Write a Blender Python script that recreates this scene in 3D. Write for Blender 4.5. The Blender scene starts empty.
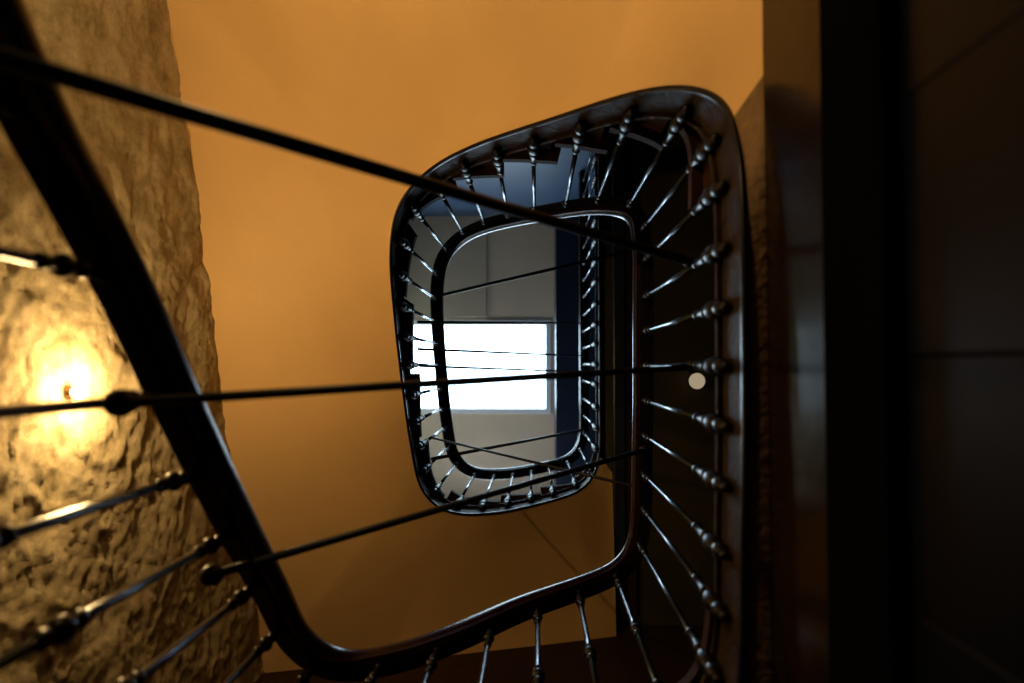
import bpy, bmesh, math, random
from mathutils import Vector, Matrix, noise
random.seed(3)
H = 1.25                       # camera height above ground floor
F = 700.0
scene = bpy.context.scene

# ------------------------------------------------------------------ camera
cam_d = bpy.data.cameras.new("camera"); cam = bpy.data.objects.new("camera", cam_d)
scene.collection.objects.link(cam); scene.camera = cam
cam_d.sensor_width = 36; cam_d.lens = F/1024*36
cam_d.clip_start = 0.02
R0 = Matrix(((-1,0,0),(0,1,0),(0,0,-1)))
v = Vector((23,-23.5,-F)).normalized()
Q = v.rotation_difference(Vector((0,0,-1))).to_matrix()
R = R0 @ Q
cam.matrix_world = Matrix.Translation((0,0,H)) @ R.to_4x4()
cam_d.dof.use_dof = True; cam_d.dof.focus_distance = 2.6; cam_d.dof.aperture_fstop = 2.0

def P(px,py,w):
    """well coordinates (u,v,w) of a sight measured in the photograph at height w above the lens"""
    d = R @ Vector((px-512, -(py-341.5), -F))
    d *= w/d.z
    return Vector((-d.x,-d.y,w))
def W(p):   # well coords -> world
    return Vector((-p[0],-p[1],p[2]+H))

# ------------------------------------------------------------------ materials
def mat(name, col, rough=0.5, metal=0.0, var=0.0, vscale=8, bump=0.0, bscale=20, coat=0.0, spec=0.5):
    m = bpy.data.materials.new(name); m.use_nodes = True
    nt = m.node_tree; b = nt.nodes["Principled BSDF"]
    b.inputs["Roughness"].default_value = rough
    b.inputs["Metallic"].default_value = metal
    b.inputs["Coat Weight"].default_value = coat
    b.inputs["Specular IOR Level"].default_value = spec
    tc = nt.nodes.new("ShaderNodeTexCoord")
    n = nt.nodes.new("ShaderNodeTexNoise"); n.inputs["Scale"].default_value = vscale; n.inputs["Detail"].default_value = 6
    nt.links.new(tc.outputs["Object"], n.inputs["Vector"])
    r = nt.nodes.new("ShaderNodeValToRGB")
    c = Vector(col)
    r.color_ramp.elements[0].position = .3; r.color_ramp.elements[1].position = .7
    r.color_ramp.elements[0].color = (*(c*(1-var)),1); r.color_ramp.elements[1].color = (*(c*(1+var)),1)
    nt.links.new(n.outputs["Fac"], r.inputs["Fac"]); nt.links.new(r.outputs["Color"], b.inputs["Base Color"])
    if bump:
        n2 = nt.nodes.new("ShaderNodeTexNoise"); n2.inputs["Scale"].default_value = bscale; n2.inputs["Detail"].default_value = 8
        nt.links.new(tc.outputs["Object"], n2.inputs["Vector"])
        bp = nt.nodes.new("ShaderNodeBump"); bp.inputs["Strength"].default_value = bump; bp.inputs["Distance"].default_value = .02
        nt.links.new(n2.outputs["Fac"], bp.inputs["Height"]); nt.links.new(bp.outputs["Normal"], b.inputs["Normal"])
    return m
def emis(name, col, s):
    m = bpy.data.materials.new(name); m.use_nodes = True; nt = m.node_tree
    nt.nodes.clear(); o = nt.nodes.new("ShaderNodeOutputMaterial"); e = nt.nodes.new("ShaderNodeEmission")
    e.inputs[0].default_value = (*col,1); e.inputs[1].default_value = s; nt.links.new(e.outputs[0], o.inputs[0]); return m

M_wood  = mat("varnished_handrail_wood", (.018,.006,.003), .27, 0, .35, 14, spec=.35)
M_iron  = mat("polished_black_iron", (.036,.052,.080), .24, .9, .15, 30)
M_rod   = mat("blackened_rod", (.016,.018,.026), .42, .2, .15, 30, spec=.3)
M_knob  = mat("dark_turned_iron", (.007,.006,.008), .34, .1, .2, 30, spec=.22)
M_string= mat("painted_string", (.026,.016,.010), .6, 0, .35, 20, .3, 60, spec=.10)
M_tread = mat("oak_tread", (.030,.014,.007), .7, 0, .3, 12, .1, 50, spec=.05)
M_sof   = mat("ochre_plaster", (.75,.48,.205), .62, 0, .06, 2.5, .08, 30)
M_rim   = mat("brown_dimmed_plaster_edge", (.17,.10,.045), .7, 0, .3, 14, .5, 60)  # textured brown edge; colour also darkened for the little light reaching the strip
M_dark  = mat("dark_brown_wall", (.034,.017,.010), .6, 0, .2, 6, .1, 30, spec=.15)
M_blue  = mat("slate_blue_paint", (.045,.085,.16), .4, 0, .12, 3, .05, 30)
M_navy  = mat("navy_paint", (.012,.020,.045), .35, 0, .15, 5)
M_black = mat("black_paint", (.003,.003,.004), .7, 0, .15, 5, spec=.0)
M_part  = mat("brown_lacquer_panelling", (.013,.007,.004), .16, 0, .3, 7, .03, 20, spec=.10)
M_olive = mat("olive_paint", (.045,.038,.013), .5, 0, .3, 3)
M_ceil  = mat("attic_plaster", (.60,.51,.40), .7, 0, .05, 3, .05, 20)
M_ceil_shade = mat("shaded_attic_plaster", (.46,.40,.33), .7, 0, .05, 3, .05, 20)  # darker copy of the attic plaster, shade of a slope put into the colour
M_white = mat("white_window_frame", (.7,.74,.8), .4, 0, .04, 10)
M_door  = mat("black_lacquer_door", (.0035,.005,.011), .30, 0, .25, 5, .04, 12, spec=.06)
M_floor = mat("dark_floor", (.07,.04,.025), .35, 0, .25, 6)
M_brass = mat("aged_brass", (.35,.22,.08), .35, .9, .2, 20)
M_sky   = emis("daylit_glazing", (.60,.83,1.0), 11.0)
M_fill  = emis("added_fill_glazing", (.88,.94,1.0), 5.0)  # glow of the added, unseen attic window
M_bulb  = emis("warm_bulb", (1,.70,.32), 12.0)
M_globe = emis("opal_globe", (1,.80,.52), .36)

# stone wall
M_stone = bpy.data.materials.new("rough_stone_render"); M_stone.use_nodes=True
nt=M_stone.node_tree; b=nt.nodes["Principled BSDF"]; b.inputs["Roughness"].default_value=.9
b.inputs["Specular IOR Level"].default_value=.12
tc=nt.nodes.new("ShaderNodeTexCoord")
n1=nt.nodes.new("ShaderNodeTexNoise"); n1.inputs["Scale"].default_value=9; n1.inputs["Detail"].default_value=14; n1.inputs["Roughness"].default_value=.75
rp=nt.nodes.new("ShaderNodeValToRGB")
rp.color_ramp.elements[0].position=.36; rp.color_ramp.elements[0].color=(.32,.25,.13,1)
rp.color_ramp.elements[1].position=.60; rp.color_ramp.elements[1].color=(.64,.54,.35,1)
n2=nt.nodes.new("ShaderNodeTexNoise"); n2.inputs["Scale"].default_value=38; n2.inputs["Detail"].default_value=14; n2.inputs["Roughness"].default_value=.85
bp=nt.nodes.new("ShaderNodeBump"); bp.inputs["Strength"].default_value=.9; bp.inputs["Distance"].default_value=.018
for a in (n1,n2): nt.links.new(tc.outputs["Object"],a.inputs["Vector"])
nt.links.new(n1.outputs["Fac"],rp.inputs["Fac"]); nt.links.new(rp.outputs["Color"],b.inputs["Base Color"])
nt.links.new(n2.outputs["Fac"],bp.inputs["Height"]); nt.links.new(bp.outputs["Normal"],b.inputs["Normal"])

# ------------------------------------------------------------------ mesh helpers
def mk(name, verts, faces, m, parent=None, smooth=False):
    me = bpy.data.meshes.new(name); me.from_pydata([W(p) for p in verts], [], faces); me.update()
    bm = bmesh.new(); bm.from_mesh(me); bmesh.ops.recalc_face_normals(bm, faces=bm.faces); bm.to_mesh(me); bm.free()
    me.materials.append(m)
    if smooth:
        for p in me.polygons: p.use_smooth = True
    o = bpy.data.objects.new(name, me); scene.collection.objects.link(o)
    if parent: o.parent = parent
    return o
def empty(name):
    e = bpy.data.objects.new(name, None); scene.collection.objects.link(e); return e
def boxgeo(u0,u1,v0,v1,w0,w1, V, Fc):
    i=len(V)
    V += [(u0,v0,w0),(u1,v0,w0),(u1,v1,w0),(u0,v1,w0),(u0,v0,w1),(u1,v0,w1),(u1,v1,w1),(u0,v1,w1)]
    Fc += [(i,i+1,i+2,i+3),(i+4,i+5,i+6,i+7),(i,i+1,i+5,i+4),(i+1,i+2,i+6,i+5),(i+2,i+3,i+7,i+6),(i+3,i,i+4,i+7)]
def box(name,u0,u1,v0,v1,w0,w1,m,parent=None,bev=0):
    V,Fc=[],[]; boxgeo(u0,u1,v0,v1,w0,w1,V,Fc)
    o=mk(name,V,Fc,m,parent)
    if bev:
        md=o.modifiers.new("b","BEVEL"); md.width=bev; md.segments=2
    return o
def lathe(prof, base, top, V, Fc, seg=12):
    """prof list of (dist_from_base, radius) revolved on the axis base->top"""
    base=Vector(base); ax=(Vector(top)-base).normalized()
    a=ax.orthogonal().normalized(); b_=ax.cross(a)
    i0=len(V)
    for (t,r) in prof:
        c=base+ax*t
        for k in range(seg):
            an=2*math.pi*k/seg; V.append(c+a*(r*math.cos(an))+b_*(r*math.sin(an)))
    for j in range(len(prof)-1):
        for k in range(seg):
            k2=(k+1)%seg
            Fc.append((i0+j*seg+k,i0+j*seg+k2,i0+(j+1)*seg+k2,i0+(j+1)*seg+k))
    Fc.append(tuple(i0+k for k in range(seg))); Fc.append(tuple(i0+(len(prof)-1)*seg+k for k in range(seg)))
def ballprof(c, r, squash=1.0, n=6):
    return [(c - r*squash*math.cos(math.pi*i/n), max(.0005,r*math.sin(math.pi*i/n))) for i in range(n+1)]

# ------------------------------------------------------------------ handrail path
ctrl = [Vector((.30,-.60,-.28)),Vector((.10,-.65,-.12)),Vector((-.20,-.66,.14)),Vector((-.42,-.62,.36)),Vector((-.51,-.48,.52))]
ctrl += [P(*c) for c in [(30,100,.745),(82,200,.824),(133,300,.9275),(178,400,1.04),(226,500,1.20),(272,590,1.42),(298,640,1.54),(340,665,1.64),
 (400,657,1.71),(455,638,1.81),(520,609,2.02),(580,588,2.19),(615,573,2.27),(634,552,2.31),(641,520,2.33),(642,460,2.33),(643,400,2.33),(643,340,2.33),(643,285,2.34),
 (642,243,2.39),(634,214,2.50),(600,206,2.64),(545,213,2.92),(492,224,3.17),(462,237,3.34),(443,258,3.44),(437,288,3.52),(438,330,3.67),(442,380,3.83),(447,425,3.98),
 (454,456,4.08),(472,472,4.18),(503,474,4.30),(540,468,4.5),(568,460,4.68),(581,445,4.80),(584,425,4.84),(584,395,4.85)]]
ue = ctrl[-1].x
ctrl += [Vector((ue,y,4.85)) for y in (0.1,-.1,-.35,-.6,-.85,-1.1,-1.345)]
def catmull(pts, n=14):
    out=[]
    Pn=[pts[0]*2-pts[1]]+pts+[pts[-1]*2-pts[-2]]
    for i in range(1,len(Pn)-2):
        p0,p1,p2,p3=Pn[i-1:i+3]
        for k in range(n):
            t=k/n
            out.append(.5*((2*p1)+(p2-p0)*t+(2*p0-5*p1+4*p2-p3)*t*t+(-p0+3*p1-3*p2+p3)*t**3))
    out.append(pts[-1]); return out
raw=catmull(ctrl)
def resample(pts, step):
    out=[pts[0].copy()]; acc=0
    for a,b_ in zip(pts,pts[1:]):
        d=Vector((b_.x-a.x,b_.y-a.y)).length; 
        if d<1e-9: continue
        t=step-acc
        while t<=d:
            out.append(a.lerp(b_,t/d)); t+=step
        acc=d-(t-step)
    return out
ST=.0125
path=resample(raw,ST)
for it in range(8):
    path=[path[0]]+[(path[i-1]+path[i]*2+path[i+1])/4 for i in range(1,len(path)-1)]+[path[-1]]
N=len(path)
def frame(i):
    a=path[max(0,i-1)]; b_=path[min(N-1,i+1)]
    T=(b_-a).normalized(); th=Vector((T.x,T.y,0)).normalized()
    n=Vector((-th.y,th.x,0)); up=n.cross(T); 
    if up.z<0: up=-up
    return T,n,up

stairs=empty("staircase")
railing=empty("stair_railing")
def sweep(name,prof,m,i0=0,i1=None,parent=None,smooth=True,vertical=False,step=1):
    i1=N if i1 is None else i1
    V,Fc=[],[]; k=len(prof); idx=list(range(i0,i1,step))
    for i in idx:
        T,n,up=frame(i)
        if vertical: up=Vector((0,0,1))
        for (s,h) in prof: V.append(path[i]+n*s+up*h)
    for j in range(len(idx)-1):
        for a in range(k):
            b_=(a+1)%k; Fc.append((j*k+a,j*k+b_,(j+1)*k+b_,(j+1)*k+a))
    Fc.append(tuple(range(k))); Fc.append(tuple((len(idx)-1)*k+a for a in range(k)))
    return mk(name,V,Fc,m,parent,smooth)
prof=[]
for k in range(20):
    an=2*math.pi*k/20; c,s=math.cos(an),math.sin(an)
    prof.append((.034*math.copysign(abs(c)**.7,c), .023*math.copysign(abs(s)**.7,s)))
sweep("handrail",prof,M_wood,parent=railing)
sweep("handrail_core",[(-.014,-.034),(.014,-.034),(.014,-.020),(-.014,-.020)],M_knob,parent=railing,smooth=False)
sweep("handrail_bead",[(-.026,-.028),(.026,-.028),(.029,-.018),(-.029,-.018)],M_wood,parent=railing,smooth=False)
STOP=-.935; SBOT=-1.095
sweep("string_board",[(.012,STOP),(.040,STOP),(.040,SBOT+.09),(.014,SBOT+.012),(.012,SBOT+.002)],M_string,parent=stairs,smooth=False,vertical=True)
sweep("string_capping",[(.002,STOP-.004),(.050,STOP-.004),(.052,STOP+.008),(.050,STOP+.018),(.004,STOP+.018),(.0,STOP+.008)],M_string,parent=stairs,smooth=False,vertical=True)
sweep("string_bead",[(.005,SBOT+.002),(.014,SBOT-.003),(.016,SBOT+.016),(.006,SBOT+.016)],M_knob,parent=stairs,smooth=True,vertical=True)

# ------------------------------------------------------------------ balusters
def near(pt): return min(range(N),key=lambda i:(path[i]-pt).length)
iL=near(P(178,401,1.04)); 
iR=min((i for i in range(N) if 2.25<path[i].z<2.4 and path[i].x>.3),key=lambda i:abs(path[i].y-.004))
iC=min(i for i in range(N) if path[i].z>2.28)
idx=[]
k=iL
while k>=0: idx.append(k); k-=13
f=float(iR)
lst=[]
while f>iC+4: lst.append(int(round(f))); f-=9.2
first=lst[-1]
nsp=max(1,round((first-iL)/10.4)); 
for q in range(1,nsp): idx.append(int(round(iL+(first-iL)*q/nsp)))
idx+=lst
f=iR+9.2
while f<N-2: idx.append(int(round(f))); f+=9.2
idx=sorted(set(idx))
V,Fc,VK,FK=[],[],[],[]
def landing(i): return abs(path[min(N-1,i+3)].z-path[max(0,i-3)].z)<.012
for i in idx:
    p=path[i]; L=.955
    base=p+Vector((0,0,-L)); top=p+Vector((0,0,-.028))
    H_=L-.028
    lathe([(.02,.0078),(H_,.0066)],base,top,V,Fc,10)
    k=[(-.062,.001),(-.060,.007),(-.052,.011),(-.044,.008),(-.036,.014),(-.012,.016),(-.004,.012),(.0,.014)]
    k+=[(.01,.018),(.03,.0205),(.05,.018),(.062,.012),(.070,.011),(.076,.015),(.086,.016),(.094,.012),(.12,.0100),(.16,.0095),(.165,.012),(.175,.012),(.18,.008)]
    lathe(k,base,top,VK,FK,12)
    lathe([(x,y) for x,y in [(H_-.135,.007),(H_-.13,.010),(H_-.12,.010),(H_-.115,.008)]+ballprof(H_-.09,.015,1.0,6)+[(H_-.066,.008),(H_-.06,.011),(H_-.05,.011),(H_-.045,.008)]],base,top,VK,FK,12)
    lathe([(H_-.02,.008),(H_-.012,.012),(H_+.0,.013)],base,top,VK,FK,12)
    if not landing(i) and p.z<2.3:
        lathe([(H_-.495,.008),(H_-.49,.012),(H_-.48,.012)]+ballprof(H_-.455,.017,1.1,6)+[(H_-.43,.012),(H_-.42,.012),(H_-.415,.008)],base,top,VK,FK,12)
    T,n,up=frame(i)
    lathe([(0,.011),(.03,.011)],base+Vector((0,0,-.025)),base+Vector((0,0,-.025))+n*.03,VK,FK,8)
mk("baluster_rods",V,Fc,M_iron,railing,True)
mk("baluster_knobs",VK,FK,M_knob,railing,True)
V,Fc=[],[]
nb=Vector((path[0].x,path[0].y,-H))
lathe([(0,.06),(.12,.06),(.13,.045),(.2,.04),(.6,.03),(.75,.042),(.8,.03),(.9,.04),(.97,.045)]+ballprof(1.02,.055,1,8)[1:],nb,nb+Vector((0,0,1)),V,Fc,16)
mk("newel_post",V,Fc,M_wood,railing,True)

# ------------------------------------------------------------------ soffit + treads
U0,U1,V0,V1=-1.2,.405,-1.35,1.36
C=Vector((-.09,.03,0))
def outer(p,e=.02):
    d=Vector((p.x-C.x,p.y-C.y)); t=1e9
    if d.x>1e-6: t=min(t,(U1+min(e,.002)-C.x)/d.x)
    if d.x<-1e-6: t=min(t,(U0-e-C.x)/d.x)
    if d.y>1e-6: t=min(t,(V1+min(e,.004)-C.y)/d.y)
    if d.y<-1e-6: t=min(t,(V0-min(e,.004)-C.y)/d.y)
    t=max(t,1.02)
    return Vector((C.x+d.x*t,C.y+d.y*t,0))
ZL=2.33+SBOT
def zout(o,z):
    """height where the vaulted soffit meets the outer walls on the upper flight"""
    if z<ZL-.03: return z
    if o.x>U1-.03:
        if z<2.3: return ZL
        t=min(1,max(0,(V1-o.y)/(V1-.6))); return 3.58+.155*t
    if o.y<V0+.03:
        t=(U1-o.x)/(U1-U0); return ZL+(2.17-ZL)*t
    if o.x<U0+.03:
        t=(o.y-V0)/(V1-V0); return 2.17+(3.10-2.17)*t
    t=(o.x-U0)/(U1-U0); return 3.10+(3.58-3.10)*t
i_end=max(i for i in range(N) if path[i].z<4.82)+3
i_land=min(i for i in range(N) if path[i].z>2.32)
ns=18
zo_list=[]
for i in range(0,i_end):
    o=outer(path[i]); z=path[i].z+SBOT+.004
    zo_list.append(zout(o,z) if i>i_land else z)
for it in range(14):
    zo_list=[zo_list[0]]+[(zo_list[i-1]+2*zo_list[i]+zo_list[i+1])/4 for i in range(1,len(zo_list)-1)]+[zo_list[-1]]
G=[]
for i in range(0,i_end):
    T,n,up=frame(i); a=path[i]+n*.013; o=outer(path[i])
    z=path[i].z+SBOT+.002; zo=zo_list[i]
    row=[]
    for s in range(ns+1):
        t=s/ns; q=a.lerp(o,t); tt=t*t*(3-2*t)*.5+t*.5
        row.append([q.x,q.y,z+(zo-z)*tt])
    G.append(row)
# trowelled-smooth plaster over the far corner of the last flight
i_c=min(i for i in range(i_end) if path[i].z>4.2)
for it in range(60):
    Z=[[G[i][s][2] for s in range(ns+1)] for i in range(i_end)]
    for i in range(i_c,i_end-1):
        for s in range(3,ns+1):
            G[i][s][2]=(Z[i-1][s]+Z[i+1][s]+2*Z[i][s]+Z[i][s-1]+Z[i][min(ns,s+1)])/6
V=[tuple(p) for row in G for p in row]; Fc=[]
zo_list=[max(zo_list[i],G[i][ns][2]) for i in range(i_end)]
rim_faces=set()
for i in range(i_end-1):
    for s in range(ns):
        k=i*(ns+1)+s; 
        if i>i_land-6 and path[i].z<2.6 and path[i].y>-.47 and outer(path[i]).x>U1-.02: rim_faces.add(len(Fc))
        Fc.append((k,k+1,k+ns+2,k+ns+1))
so=mk("ceiling_soffit",V,Fc,M_sof,None,True)
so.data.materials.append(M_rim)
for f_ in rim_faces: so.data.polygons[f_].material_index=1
# treads : every 17 cm of rise
V,Fc=[],[]
i=0
while i<i_end-2:
    j=i+1
    while j<i_end-1 and path[j].z-path[i].z<.172 and (j-i)<30: j+=1
    ztop=max(path[j].z,path[i].z)+STOP
    if path[j].z-path[i].z>.05:
        i0=i
        while path[i0+1].z<path[i].z+.03 and i0<j-3: i0+=1
        for k in range(i0,j):
            T,n,up=frame(k);T2,n2,_=frame(k+1)
            a=path[k]+n*.018; b_=path[k+1]+n2*.018; oa=outer(path[k],.0); ob=outer(path[k+1],.0)
            za=path[k].z+SBOT+.07; zb=path[k+1].z+SBOT+.07
            zc=max(zo_list[k]+.07,za); zd=max(zo_list[k+1]+.07,zb)
            zt=max(ztop,zc+.01,zd+.01)
            q=len(V)
            V+=[(a.x,a.y,za),(oa.x,oa.y,zc),(ob.x,ob.y,zd),(b_.x,b_.y,zb),(a.x,a.y,ztop),(oa.x,oa.y,zt),(ob.x,ob.y,zt),(b_.x,b_.y,ztop)]
            Fc+=[(q,q+1,q+2,q+3),(q+4,q+5,q+6,q+7),(q,q+1,q+5,q+4),(q+1,q+2,q+6,q+5),(q+2,q+3,q+7,q+6),(q+3,q,q+4,q+7)]
        k0=max(0,i0-2)
        ring=[]; zot=[]
        for k in range(k0,j+1):
            Tn,nn,_=frame(k); ring.append((path[k]-nn*.008)); zot.append(max(ztop,zo_list[k]+.08))
        outr=[outer(path[k],0) for k in range(k0,j+1)]
        q=len(V); m_=len(ring)
        for dz in (0,.035):
            for r in ring: V.append((r.x,r.y,ztop+dz))
            for r,zz in zip(outr,zot): V.append((r.x,r.y,zz+dz))
        for k in range(m_-1):
            Fc+=[(q+k,q+k+1,q+m_+k+1,q+m_+k),(q+2*m_+k,q+2*m_+k+1,q+3*m_+k+1,q+3*m_+k),(q+k,q+k+1,q+2*m_+k+1,q+2*m_+k)]
        Fc+=[(q,q+m_,q+3*m_,q+2*m_),(q+m_-1,q+2*m_-1,q+4*m_-1,q+3*m_-1)]
    i=j
mk("treads",V,Fc,M_tread,stairs)

# ------------------------------------------------------------------ landings
land=empty("landing_lower")
box("slab",.465,1.9,V0,V1,1.24,1.385,M_floor,land)
box("slab_edge",.385,.465,V0,V1,1.385,1.40,M_tread,land)
land2=empty("landing_upper")
box("slab",.375,1.9,V0,V1,3.74,3.90,M_olive,land2)
box("edge_beam",.410,.47,V0,V1,3.68,3.745,M_navy,land2,.006)
box("edge_batten",.47,.53,V0,V1,3.70,3.745,M_tread,land2,.004)

# ------------------------------------------------------------------ walls
ws=[-H,-.6,0,.5,1.0]+[1.2+.010*k for k in range(0,219)]+[3.6,4.5,5.5,6.4]
vs=[V0-.0+.011*k for k in range(0,int((V1-V0)/.011)+2)]
V,Fc=[],[]
for w in ws:
    for y in vs:
        q=Vector((0,y,w))
        a=noise.fractal(q*2.2,1.0,2.0,3)*.020
        a+=noise.fractal(q*7+Vector((3,7,1)),.65,2.0,6)*.0075
        rd=1-abs(noise.noise(q*5+Vector((4,4,9))+Vector((0,.4,.4))*noise.noise(q*9)))*6
        a+=max(0,rd)*.005
        pit=noise.noise(q*19+Vector((2,0,7)))
        a-=max(0,pit-.32)*.012
        a+=noise.fractal(q*40+Vector((9,0,0)),.5,2.0,4)*.003
        if w>3.45 or w<1.1: a*=.3
        V.append((U0+a-.005,y,w))
nv=len(vs)
for j in range(len(ws)-1):
    for k in range(nv-1):
        Fc.append((j*nv+k,j*nv+k+1,(j+1)*nv+k+1,(j+1)*nv+k))
mk("wall_left",V,Fc,M_stone,None,True)
box("wall_back",U0-.1,1.95,V0-.12,V0,2.9,6.45,M_blue)
box("wall_back_lower",U0-.1,1.95,V0-.12,V0,-H,2.9,M_dark)
Q0,Q1,Q2,Q3=-1.0,.0,4.75,5.75
V,Fc=[],[]
boxgeo(U0-.1,1.95,V1,V1+.12,-H,Q2,V,Fc); boxgeo(U0-.1,1.95,V1,V1+.12,Q3,6.45,V,Fc)
boxgeo(U0-.1,Q0,V1,V1+.12,Q2,Q3,V,Fc); boxgeo(Q1,1.95,V1,V1+.12,Q2,Q3,V,Fc)
mk("wall_front",V,Fc,M_dark)
aw=empty("added_fill_window")  # unseen window, added to brighten the attic ceiling and back wall
box("glazing",Q0,Q1,V1+.08,V1+.09,Q2,Q3,M_fill,aw)
for nm,g in {"f1":(Q0,Q0+.04,Q2,Q3),"f2":(Q1-.04,Q1,Q2,Q3),"f3":(Q0,Q1,Q2,Q2+.04),"f4":(Q0,Q1,Q3-.04,Q3),"mullion":((Q0+Q1)/2-.02,(Q0+Q1)/2+.02,Q2,Q3)}.items():
    box(nm,g[0],g[1],V1+.03,V1+.08,g[2],g[3],M_white,aw)
box("wall_right_hall",1.9,2.0,V0,V1,1.2,6.45,M_dark)
box("floor",U0-.1,2.0,V0-.1,V1+.1,-H-.1,-H,M_floor)
D0,D1=-.62,.58; DT=.80
V,Fc=[],[]
UB=.465
boxgeo(U1,UB,V0,D0-.09,-H,1.385,V,Fc); boxgeo(U1,UB,D1+.09,V1,-H,1.385,V,Fc); boxgeo(U1,UB,D0-.09,D1+.09,.97,1.385,V,Fc)
mk("wall_right",V,Fc,M_part)
door=empty("door_1")
box("frame_head",U1-.012,UB,D0-.09,D1+.09,DT,.968,M_black,door,.003)
box("frame_jamb_1",U1-.012,UB,D0-.09,D0,-H,DT,M_black,door,.003)
box("frame_jamb_2",U1-.012,UB,D1,D1+.09,-H,DT,M_black,door,.003)
mid=-.01
for n_,(a,b_) in enumerate(((D0+.003,mid-.0012),(mid+.0012,D1-.003))):
    box("leaf_%d"%(n_+1),.415,.45,a,b_,-H+.01,DT-.003,M_door,door,.002)
    p0,p1=((a+.06,-.30) if n_==0 else (.27,b_-.06))
    for z0,z1 in ((.0,.785),(-1.1,-.12)):
        box("panel",.4125,.42,p0,p1,z0,z1,M_door,door,.0025)
V,Fc=[],[]; lathe([(0,.012),(.03,.010)]+ballprof(.055,.027,.8,8)[1:],(.415,mid+.05,-.25),(.3,mid+.05,-.25),V,Fc,16)
mk("knob",V,Fc,M_brass,door,True)

# ------------------------------------------------------------------ ceiling + skylight
CW=6.35
a=P(402,324,CW); b_=P(547,410,CW)
su0,su1,sv0,sv1=a.x,b_.x,a.y,b_.y
V,Fc=[],[]
boxgeo(U0-.1,2.0,V0-.1,sv0,CW,CW+.15,V,Fc); boxgeo(U0-.1,2.0,sv1,V1+.1,CW,CW+.15,V,Fc)
boxgeo(U0-.1,su0,sv0,sv1,CW,CW+.15,V,Fc); boxgeo(su1,2.0,sv0,sv1,CW,CW+.15,V,Fc)
mk("ceiling",V,Fc,M_ceil)
box("ceiling_shade_facet",U0+.03,-.44,V0,sv0-.06,CW-.05,CW,M_ceil_shade)  # flat panel whose darker tone stands in for shade on a sloped part
sk=empty("skylight_window")
fw=.035
for nm,(p0,p1,p2,p3) in {"frame_1":(su0-fw,su1+fw,sv0-fw,sv0+.012),"frame_2":(su0-fw,su1+fw,sv1-.012,sv1+fw),"frame_3":(su0-fw,su0+.012,sv0,sv1),"frame_4":(su1-.012,su1+fw,sv0,sv1)}.items():
    box(nm,p0,p1,p2,p3,CW-.02,CW+.14,M_white,sk,.004)
box("glazing",su0,su1,sv0,sv1,CW+.10,CW+.11,M_sky,sk)
box("ceiling_bulkhead",.175,1.9,V0,V1,5.85,CW,M_navy)

# ------------------------------------------------------------------ tie rods across the well
def rod(p,q,r=.0065,ends=True):
    V,Fc=[],[]; p=Vector(p); q=Vector(q); L=(q-p).length
    lathe([(0,r),(L,r)],p,q,V,Fc,12)
    if ends:
        lathe(ballprof(0,.018,1.1,8),p,q,V,Fc,12)
        lathe(ballprof(L,.015,1.1,8),p,q,V,Fc,12)
    return mk("tie_rod",V,Fc,M_rod,None,True)
rod(P(-60,40,.58),P(690,262,1.60),.0102)
rod(P(120,403,.86),P(692,367,1.60),.0068)
rod(P(212,575,1.14),P(644,450,2.27),.0076)
rod(P(438,296,3.56),P(620,253,3.645),.0085,False)
rod(P(433,438,3.35),P(641,488,2.30),.0055,False)
rod(P(432,459,3.2),P(583,430,4.80),.0085,False)
rod(P(418,322,2.9),P(584,323,4.83),.006,False)
rod(P(418,349,3.0),P(584,356,4.80),.006,False)
rod(P(420,366,3.1),P(584,372,4.80),.006,False)

# ------------------------------------------------------------------ lamps
def bare_lamp(c,nrm,power,off):
    """little wall lamp: plate + bare bulb, nrm = direction away from the wall"""
    e=empty("wall_sconce"); c=Vector(c); nrm=Vector(nrm)
    V,Fc=[],[]; lathe([(-.01,.014),(.004,.014),(.007,.009),(.014,.009)],c,c+nrm,V,Fc,16); mk("backplate",V,Fc,M_brass,e,True)
    V,Fc=[],[]; lathe([(.010,.009)]+ballprof(.030,.018,1.1,10)[2:],c,c+nrm,V,Fc,18); mk("bulb",V,Fc,M_bulb,e,True)
    l=bpy.data.lights.new("sconce_light","POINT"); l.energy=power; l.color=(1,.64,.26); l.shadow_soft_size=.018
    o=bpy.data.objects.new("lamp",l); scene.collection.objects.link(o); o.location=W(c+nrm*off); o.parent=e
wl=1.765
bare_lamp((U0+.0,(393-365)*wl/F,wl),(1,0,0),15.0,.064)
bare_lamp((-.72,V0,1.02),(0,1,0),25.0,.085)  # unseen second lamp, added out of view for its light on the soffit
e=empty("ceiling_lamp"); g=P(697,381,3.66)
V,Fc=[],[]; lathe(ballprof(0,.042,.8,10),g,g+Vector((0,0,1)),V,Fc,20); mk("globe",V,Fc,M_globe,e,True)
V,Fc=[],[]; lathe([(0.02,.03),(.08,.035)],g,g+Vector((0,0,1)),V,Fc,20); mk("base",V,Fc,M_brass,e,True)

# ------------------------------------------------------------------ world / view
w=bpy.data.worlds.new("world"); scene.world=w; w.use_nodes=True
w.node_tree.nodes["Background"].inputs[0].default_value=(.35,.45,.6,1); w.node_tree.nodes["Background"].inputs[1].default_value=.02
scene.view_settings.view_transform='Standard'
scene.view_settings.look='None'
